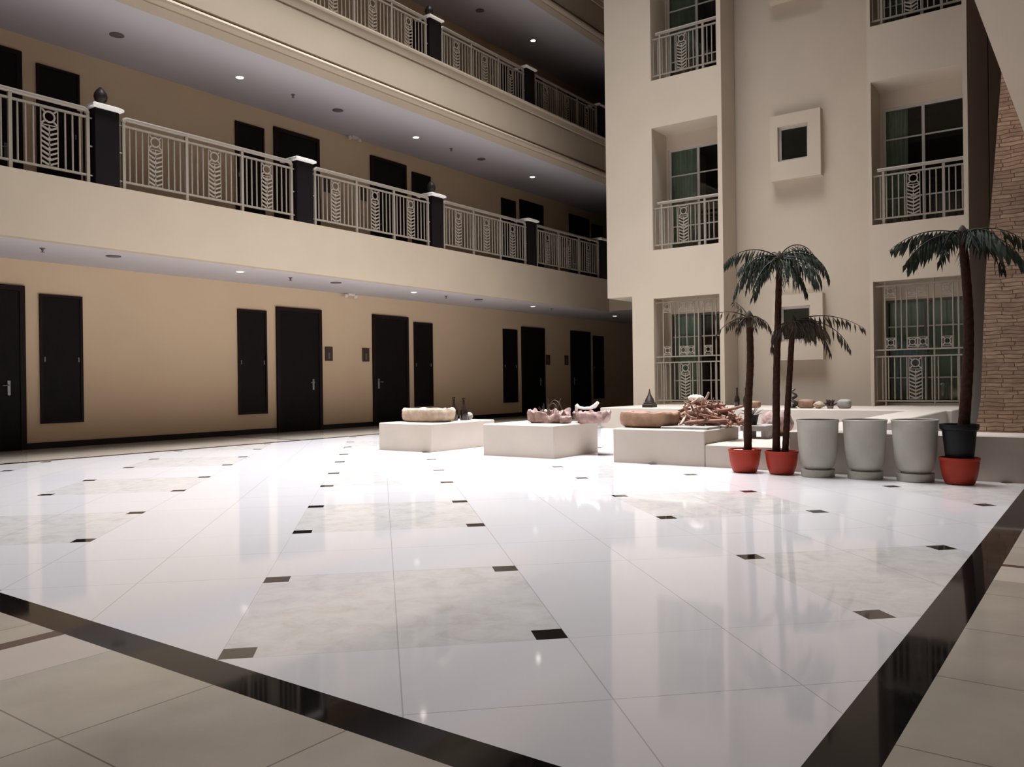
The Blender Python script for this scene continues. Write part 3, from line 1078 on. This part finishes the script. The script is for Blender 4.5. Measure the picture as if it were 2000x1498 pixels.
for k in range(72):
    rnd = random.Random(100 + k)
    a = rnd.uniform(0, 2 * PI)
    rr = rnd.uniform(0, 1) ** 0.6
    x, y = 9.80 + 0.28 * rr * math.cos(a), 4.13 + 0.42 * rr * math.sin(a)
    z = 0.45 + (0.33 * (1 - rr) + 0.03) * rnd.random()
    th = rnd.uniform(0, PI)
    d = (math.cos(th) * 0.6, math.sin(th), rnd.uniform(-0.15, 0.35))
    branch((x, y, z), d, rnd.uniform(0.22, 0.46), rnd.uniform(0.016, 0.028), k, DRIFT if k % 4 else DRIFTP, 'reddish brown twisted driftwood branch in the heap')
for k, (c, d, l, r) in enumerate((((9.72, 3.93, 0.62), (0.15, -1, 0.45), 0.62, 0.026), ((9.62, 4.28, 0.70), (0.1, 1, -0.7), 0.34, 0.018), ((9.7, 4.12, 0.74), (0, -0.5, 1.0), 0.26, 0.02), ((9.5, 4.02, 0.50), (0.2, -1, 0.25), 0.5, 0.03))):
    branch(c, d, l, r, 300 + k, DRIFTP if k in (1, 2) else DRIFT, ['thick reddish driftwood limb pointing out of the heap toward the palm', 'pale forked driftwood stick leaning on top of the heap', 'pale upright driftwood stick at the top of the heap', 'stout driftwood log at the foot of the heap'][k], 0.15)
rock('white_stone', 'pale rounded stone resting on top of the driftwood heap', 'stone', STONEW, (9.68, 4.22, 0.735), 0.05, 0.10, 0.085, 31, 0.15, flat=False)
t = thing('agave_plant', 'grey spiky agave in a dark pot on the little grey bench', 'plant', (10.26, 3.72, 0.429))
MB().lathe([(0.06, 0), (0.085, 0.12), (0.09, 0.13), (0.08, 0.13), (0.07, 0.1), (0, 0.1)], n=18).build('pot', BLACKPOT, t)
for k in range(13):
    a = 2 * PI * k / 13 + 0.2
    e = 0.5 + 0.55 * (k % 3) / 2
    L_ = 0.20
    ca, sa = math.cos(a), math.sin(a)
    p = [Vector((ca * s * L_ * math.cos(e), sa * s * L_ * math.cos(e), 0.10 + s * L_ * math.sin(e) - 0.04 * s * s)) for s in (0, .35, .7, 1)]
    MB().tube(p, [0.008, 0.012, 0.009, 0.001], 5).build('leaf', AGAVE, t)
t = thing('stone_bench', 'small grey stone bench standing on the low step behind the first palm', 'bench', (10.14, 3.50, 0.259))
MB().cbox(0, 0.42, 0, 0.33, 0.10, 0.17, 0.008).build('bench_top', STONEG, t, smooth=0)
for y in (0.02, 0.25):
    MB().cbox(0.05, 0.37, y, y + 0.06, 0, 0.10, 0.006).build('bench_leg', STONEG, t, smooth=0)
rock('rock_mound', 'brown rounded rock on the low step behind the palm trunks', 'rock', STONEPINK, (10.95, 3.62, 0.259), 0.22, 0.20, 0.32, 40, 0.18, flat=False)
# ledge of the block
t = thing('bell_ornament', 'dark bell shaped ornament on the ledge by the ground floor grille', 'ornament', (16.0, 8.02, 0.439))
MB().cbox(-0.12, 0.12, -0.12, 0.12, 0, 0.07, 0.01).cbox(-0.10, 0.10, -0.10, 0.10, 0.07, 0.11, 0.01).build('plinth', BRONZE, t, smooth=0)
MB().lathe([(0.10, 0.11), (0.105, 0.13), (0.085, 0.18), (0.055, 0.23), (0.03, 0.28), (0.018, 0.33), (0.008, 0.37)], n=18).build('bell_body', BRONZE, t)
MB().lathe([(0.012, 0.365), (0.014, 0.38), (0.0, 0.395)], n=10).build('finial', BRONZE, t)
bottle('dark slim bottle on the ledge behind the driftwood heap', (16.3, 6.21, 0.439), 0.40, 0.055)
bottle('dark slim bottle on the ledge partly hidden by the first palm trunk', (16.3, 6.03, 0.439), 0.40, 0.05)
t = thing('twisted_ornament', 'dark twisted ornament on the ledge between the palm trunks and the brown block', 'ornament', (16.1, 5.0, 0.439))
MB().tube([(0.035 * math.sin(k * 0.9), 0.045 * math.cos(k * 0.9), 0.022 * k + 0.02) for k in range(17)], [0.04, 0.04, 0.038, 0.036, 0.034, 0.032, 0.03, 0.028, 0.027, 0.026, 0.025, 0.024, 0.022, 0.02, 0.02, 0.02, 0.018], 8).build('twisted_stem', BRONZE, t)
MB().lathe([(0.055, 0), (0.06, 0.012), (0.045, 0.02)], n=14).build('base', BRONZE, t)
rock('stone_block', 'brown rectangular stone block on the ledge behind the grey pots', 'stone block', STONEB, (16.2, 4.80, 0.439), 0.12, 0.16, 0.17, 50, 0.05)
rock('shell_stone', 'pale pink stone between the brown block and the dark rosette', 'stone', STONEP, (16.05, 4.52, 0.439), 0.09, 0.10, 0.13, 55, 0.25, flat=False)
t = thing('rosette_plant', 'small dark red rosette plant on the ledge behind the grey pots', 'plant', (16.1, 4.33, 0.439))
MB().lathe([(0.05, 0), (0.065, 0.05), (0.055, 0.05), (0, 0.045)], n=14).build('pot', STONEG, t)
for k in range(14):
    a = 2 * PI * k / 14
    e = 0.45 + 0.6 * (k % 2)
    p = [Vector((math.cos(a) * s * 0.15 * math.cos(e), math.sin(a) * s * 0.15 * math.cos(e), 0.045 + s * 0.15 * math.sin(e))) for s in (0, .4, .8, 1)]
    MB().tube(p, [0.012, 0.024, 0.02, 0.002], 5).build('leaf', ROSE, t)
rock('stone_block', 'grey rectangular stone block on the ledge past the dark rosette', 'stone block', STONEG, (16.2, 4.10, 0.439), 0.10, 0.12, 0.17, 52, 0.05)
rock('stone_block', 'low brown stone block on the ledge between the first two palm trunks', 'stone block', STONEB, (16.1, 5.78, 0.439), 0.10, 0.12, 0.14, 53, 0.05)

# ------------------------------------------------------------------ pots
def red_pot(label, loc, sc, soil=True):
    t = thing('flower_pot', label, 'pot', loc, group='red flower pots')
    p = [(0.112, 0), (0.128, 0.012), (0.150, 0.08), (0.163, 0.16), (0.168, 0.225), (0.174, 0.23), (0.174, 0.25), (0.160, 0.25), (0.152, 0.20), (0.0, 0.20)]
    MB().lathe([(r * sc, z * sc) for r, z in p], n=32).build('pot_wall', REDPOT, t)
    if soil:
        MB().lathe([(0.154 * sc, 0.201 * sc), (0.10 * sc, 0.225 * sc), (0.0, 0.228 * sc)], n=20).build('soil', SOIL, t)
    return t
red_pot('red pot with pale pebbles holding the single short palm', (8.76, 3.26, 0), 1.0)
red_pot('red pot holding two palm trunks, beside the grey pots', (8.76, 2.86, 0), 0.98)
red_pot('red pot holding the black nursery pot, at the end of the pot row', (8.735, 1.185, 0), 1.0, soil=False)
for k in range(16):
    a = random.uniform(0, 2 * PI)
    r = random.uniform(0.075, 0.145)
    rock('white_pebble', 'white pebble on the soil of the first red pot', 'pebble', PEBBLE, (8.76 + r * math.cos(a), 3.26 + r * math.sin(a), 0.208 + 0.1 * (0.15 - r)), 0.02, 0.02, 0.028, 60 + k, 0.1, flat=False, group='pebbles in the first red pot')
def grey_pot(label, loc, s=1.0):
    t = thing('planter_pot', label, 'pot', loc, group='grey ceramic pots')
    p = [(0.128, 0.07), (0.132, 0.092), (0.150, 0.104), (0.168, 0.14), (0.184, 0.22), (0.195, 0.34), (0.203, 0.48), (0.206, 0.565), (0.212, 0.575), (0.213, 0.59), (0.208, 0.597), (0.198, 0.595), (0.188, 0.50), (0.0, 0.50)]
    MB().lathe([(r * s, z * s) for r, z in p], n=40).build('pot_wall', GREYPOT, t)
    p = [(0.160, 0), (0.166, 0.008), (0.170, 0.066), (0.170, 0.078), (0.160, 0.08), (0.142, 0.064), (0.0, 0.064)]
    MB().lathe([(r * s, z * s) for r, z in p], n=40).build('saucer', GREYPOT, t)
    MB().lathe([(0.187 * s, 0.501 * s), (0.0, 0.515 * s)], n=20).build('soil', SOIL, t)
    return t
grey_pot('tall grey ceramic pot next to the red pot with two palms', (8.725, 2.475, 0), 0.98)
grey_pot('tall grey ceramic pot in the middle of the three', (8.775, 2.03, 0), 0.99)
grey_pot('tall grey ceramic pot next to the black nursery pot', (8.79, 1.575, 0), 1.0)
t = thing('nursery_pot', 'black plastic nursery pot set inside the last red pot', 'pot', (8.735, 1.185, 0.201))
MB().lathe([(0.105, 0), (0.118, 0.02), (0.146, 0.30), (0.163, 0.31), (0.168, 0.325), (0.168, 0.36), (0.150, 0.36), (0.143, 0.30), (0, 0.30)], n=32).build('pot_wall', BLACKPOT, t)
MB().lathe([(0.145, 0.301), (0.0, 0.315)], n=20).build('soil', SOIL, t)

# ------------------------------------------------------------------ palms
RIGHT = Vector((0.588, -0.809, 0))
AWAY = Vector((0.809, 0.588, 0))
def frond(psi, L, e0, e1, rnd, dens=1.0, ll=0.12, lw=0.015):
    """one pinnate leaf: arching midrib with hanging leaflets; psi in degrees about the trunk, 0 along RIGHT"""
    a = math.radians(psi)
    hd = RIGHT * math.cos(a) + AWAY * math.sin(a)
    sway = rnd.uniform(-0.35, 0.35)
    n = 14
    p = [Vector((0, 0, 0))]
    el = []
    for i in range(n):
        t = (i + 0.5) / n
        e = math.radians(e0 + (e1 - e0) * t ** 0.9)
        el.append(e)
        p.append(p[-1] + ((hd + Vector((-hd.y, hd.x, 0)) * sway * t * t) * math.cos(e) + Vector((0, 0, math.sin(e)))) * L / n)
    mb_ = MB()
    mb_.tube(p, [0.008 - 0.006 * i / n for i in range(n + 1)], 5)
    m_ = int(L / 0.026 * dens)
    side = Vector((0, 0, 1)).cross(hd).normalized()
    for k in range(m_):
        t = 0.10 + 0.88 * (k + 0.5) / m_
        i = min(int(t * n), n - 1)
        q = p[i].lerp(p[i + 1], t * n - i)
        d = hd * math.cos(el[i]) + Vector((0, 0, math.sin(el[i])))
        for s in (-1, 1):
            if rnd.random() > 0.86:
                continue
            l = ll * (0.55 + 0.75 * math.sin(PI * min(1, t * 0.85 + 0.12))) * rnd.uniform(0.75, 1.15)
            v = (side * s * rnd.uniform(0.3, 0.65) + d * rnd.uniform(0.25, 0.6) + Vector((0, 0, -rnd.uniform(0.7, 1.5)))).normalized()
            wv = v.cross(side * s + Vector((0.3 * rnd.uniform(-1, 1), 0.3 * rnd.uniform(-1, 1), 0.2))).normalized() * lw * rnd.uniform(0.7, 1.2)
            nrm = v.cross(wv).normalized() * 0.0035
            mid = q + v * l * 0.5 + Vector((0, 0, 0.006))
            tip = q + v * l + Vector((0, 0, -0.012))
            vs = [q, mid + wv, tip, mid - wv, mid + nrm, mid - nrm]
            mb_.add(vs, [(0, 1, 4), (1, 2, 4), (2, 3, 4), (3, 0, 4), (1, 0, 5), (2, 1, 5), (3, 2, 5), (0, 3, 5)])
    return mb_
def palm(label, pts, r0, r1, fronds, seed, m_leaf=LEAFD, dens=0.72, ll=0.12, lw=0.012):
    rnd = random.Random(seed)
    base = Vector(pts[0])
    t = thing('palm_tree', label, 'palm', base)
    # smooth trunk through the given points
    P = [Vector(p) - base for p in pts]
    c = []
    for i in range(len(P) - 1):
        a, b = P[i], P[i + 1]
        pa = P[i - 1] if i else a * 2 - b
        pb = P[i + 2] if i + 2 < len(P) else b * 2 - a
        for s in range(10):
            u = s / 10
            c.append(0.5 * ((2 * a) + (b - pa) * u + (2 * pa - 5 * a + 4 * b - pb) * u * u + (3 * a - pa - 3 * b + pb) * u ** 3))
    c.append(P[-1])
    n = len(c)
    rs = [(r0 + (r1 - r0) * i / (n - 1)) * (1.0 + 0.07 * (i % 2)) for i in range(n)]
    MB().tube(c, rs, 12).build('trunk', TRUNK, t, smooth=60)
    top = P[-1]
    MB().lathe([(r1 * 1.0, -0.10), (r1 * 1.5, -0.03), (r1 * 1.3, 0.03), (r1 * 0.4, 0.08), (0, 0.09)], c=tuple(top), n=12).build('crown_shaft', LEAFB, t)
    for f in fronds:
        mb_ = frond(f[0], f[1], f[2], f[3], rnd, f[4] if len(f) > 4 else dens, ll, lw)
        o_ = mb_.build('frond', m_leaf, t, loc=top, smooth=0)
    return t
palm('short single palm with a ragged small crown in the first red pot', [(8.76, 3.225, 0.21), (8.76, 3.215, 0.7), (8.76, 3.185, 1.2), (8.76, 3.19, 1.66)], 0.042, 0.034,
     [(175, 0.42, 40, -25, 0.35), (190, 0.45, 10, -60, 0.35), (150, 0.30, 30, -70), (210, 0.28, 10, -80), (20, 0.24, 40, -70), (-20, 0.30, 20, -80), (90, 0.3, 50, -60), (-90, 0.26, 30, -80), (-140, 0.25, 20, -70), (50, 0.22, 10, -80), (120, 0.35, 62, 20, 0.6)], 5, LEAFB, 0.75, 0.095, 0.010)
palm('tallest palm with a full arching crown in the two-trunk red pot', [(8.76, 2.915, 0.21), (8.77, 2.91, 0.9), (8.77, 2.885, 1.6), (8.77, 2.86, 2.27)], 0.040, 0.030,
     [(178, 0.68, 46, -52), (196, 0.66, 30, -88), (165, 0.66, 8, -80), (214, 0.64, -5, -82), (140, 0.55, 40, -60),
      (18, 0.68, 72, -74), (200, 0.62, 15, -88), (-25, 0.60, 22, -88, 0.5), (182, 0.5, -25, -85), (-5, 0.5, -20, -85), (-10, 0.66, 40, -82), (8, 0.55, 10, -75), (-38, 0.55, 8, -78), (45, 0.6, 50, -60), (-62, 0.42, -20, -85), (-4, 0.62, 55, -88, 0.6),
      (90, 0.5, 55, -50), (-95, 0.40, -5, -85), (-130, 0.42, 15, -80), (118, 0.5, 20, -75), (68, 0.5, 5, -75)], 6, LEAFD, 0.74, 0.135, 0.012)
palm('curved palm with drooping fronds sharing the two-trunk red pot', [(8.77, 2.825, 0.21), (8.77, 2.80, 0.6), (8.78, 2.77, 1.05), (8.79, 2.735, 1.60)], 0.034, 0.028,
     [(2, 0.80, 26, -36, 0.5), (-12, 0.72, 18, -72, 0.45), (12, 0.62, 5, -75, 0.5), (-30, 0.50, 25, -80), (25, 0.5, 35, -65), (-5, 0.42, 40, -80), (40, 0.4, 20, -80), (-70, 0.3, 10, -85), (172, 0.32, 10, -85, 0.6), (195, 0.42, -10, -85, 0.5), (120, 0.3, 20, -75), (-20, 0.34, 10, -88), (10, 0.3, 20, -88), (-40, 0.34, 30, -88, 1.1), (30, 0.34, 30, -88, 1.1), (80, 0.36, 30, -85, 1.1), (-100, 0.32, 20, -88, 1.1), (0, 0.36, 45, -85, 1.1)], 8, LEAFB, 0.7, 0.12, 0.012)
palm('tall leaning palm in the black nursery pot by the stone wall', [(8.735, 1.15, 0.50), (8.74, 1.105, 1.15), (8.74, 1.10, 1.65), (8.74, 1.14, 2.33)], 0.050, 0.036,
     [(178, 0.72, 22, -42), (190, 0.70, 10, -60), (168, 0.6, 0, -62), (205, 0.45, -5, -70), (150, 0.5, 25, -60),
      (0, 0.70, 28, -45), (-14, 0.68, 12, -72), (15, 0.62, 5, -70), (-35, 0.5, 10, -75), (30, 0.55, 35, -50), (-60, 0.45, 30, -70), (90, 0.5, 40, -50), (-100, 0.4, 30, -70), (-140, 0.45, 25, -65), (120, 0.5, 30, -55), (60, 0.5, 20, -65)], 11, LEAFD, 0.62, 0.15, 0.019)

# ------------------------------------------------------------------ light, world, camera
w = bpy.data.worlds.new('sky')
SC.world = w
w.use_nodes = True
w.node_tree.nodes['Background'].inputs['Color'].default_value = (0.80, 0.88, 1.0, 1)
w.node_tree.nodes['Background'].inputs['Strength'].default_value = 0.25

F_, YAW, PITCH, ROLL = 1620.338, 0.6287, 0.0009, -0.0127
X = Vector((math.sin(YAW), 0, math.cos(YAW)))
Y = Vector((-math.cos(YAW), 0, math.sin(YAW)))
Zv = Vector((0, -1, 0))
cp, sp_, cr, sr = math.cos(PITCH), math.sin(PITCH), math.cos(ROLL), math.sin(ROLL)
Mw = Matrix(((cr, -sr, 0), (sr, cr, 0), (0, 0, 1))) @ Matrix(((1, 0, 0), (0, cp, -sp_), (0, sp_, cp))) @ Matrix((X, Y, Zv)).transposed()
right, down, fwd = Mw[0], Mw[1], Mw[2]
cd = bpy.data.cameras.new('camera')
cd.sensor_width = 36
cd.lens = F_ / 2000 * 36
cd.clip_start = 0.05
cam = bpy.data.objects.new('camera', cd)
COL.objects.link(cam)
cam.matrix_world = Matrix(((right.x, -down.x, -fwd.x, 0), (right.y, -down.y, -fwd.y, 0), (right.z, -down.z, -fwd.z, 1.0), (0, 0, 0, 1)))
SC.camera = cam
SC.view_settings.view_transform = 'Standard'
SC.view_settings.look = 'None'
SC.view_settings.gamma = 1
SC.view_settings.use_curve_mapping = False
SC.view_settings.exposure = 0.0
SC.cycles.use_denoising = True
SC.cycles.max_bounces = 10
SC.cycles.diffuse_bounces = 6
SC.cycles.glossy_bounces = 4
SC.cycles.transparent_max_bounces = 8
SC.cycles.sample_clamp_indirect = 8
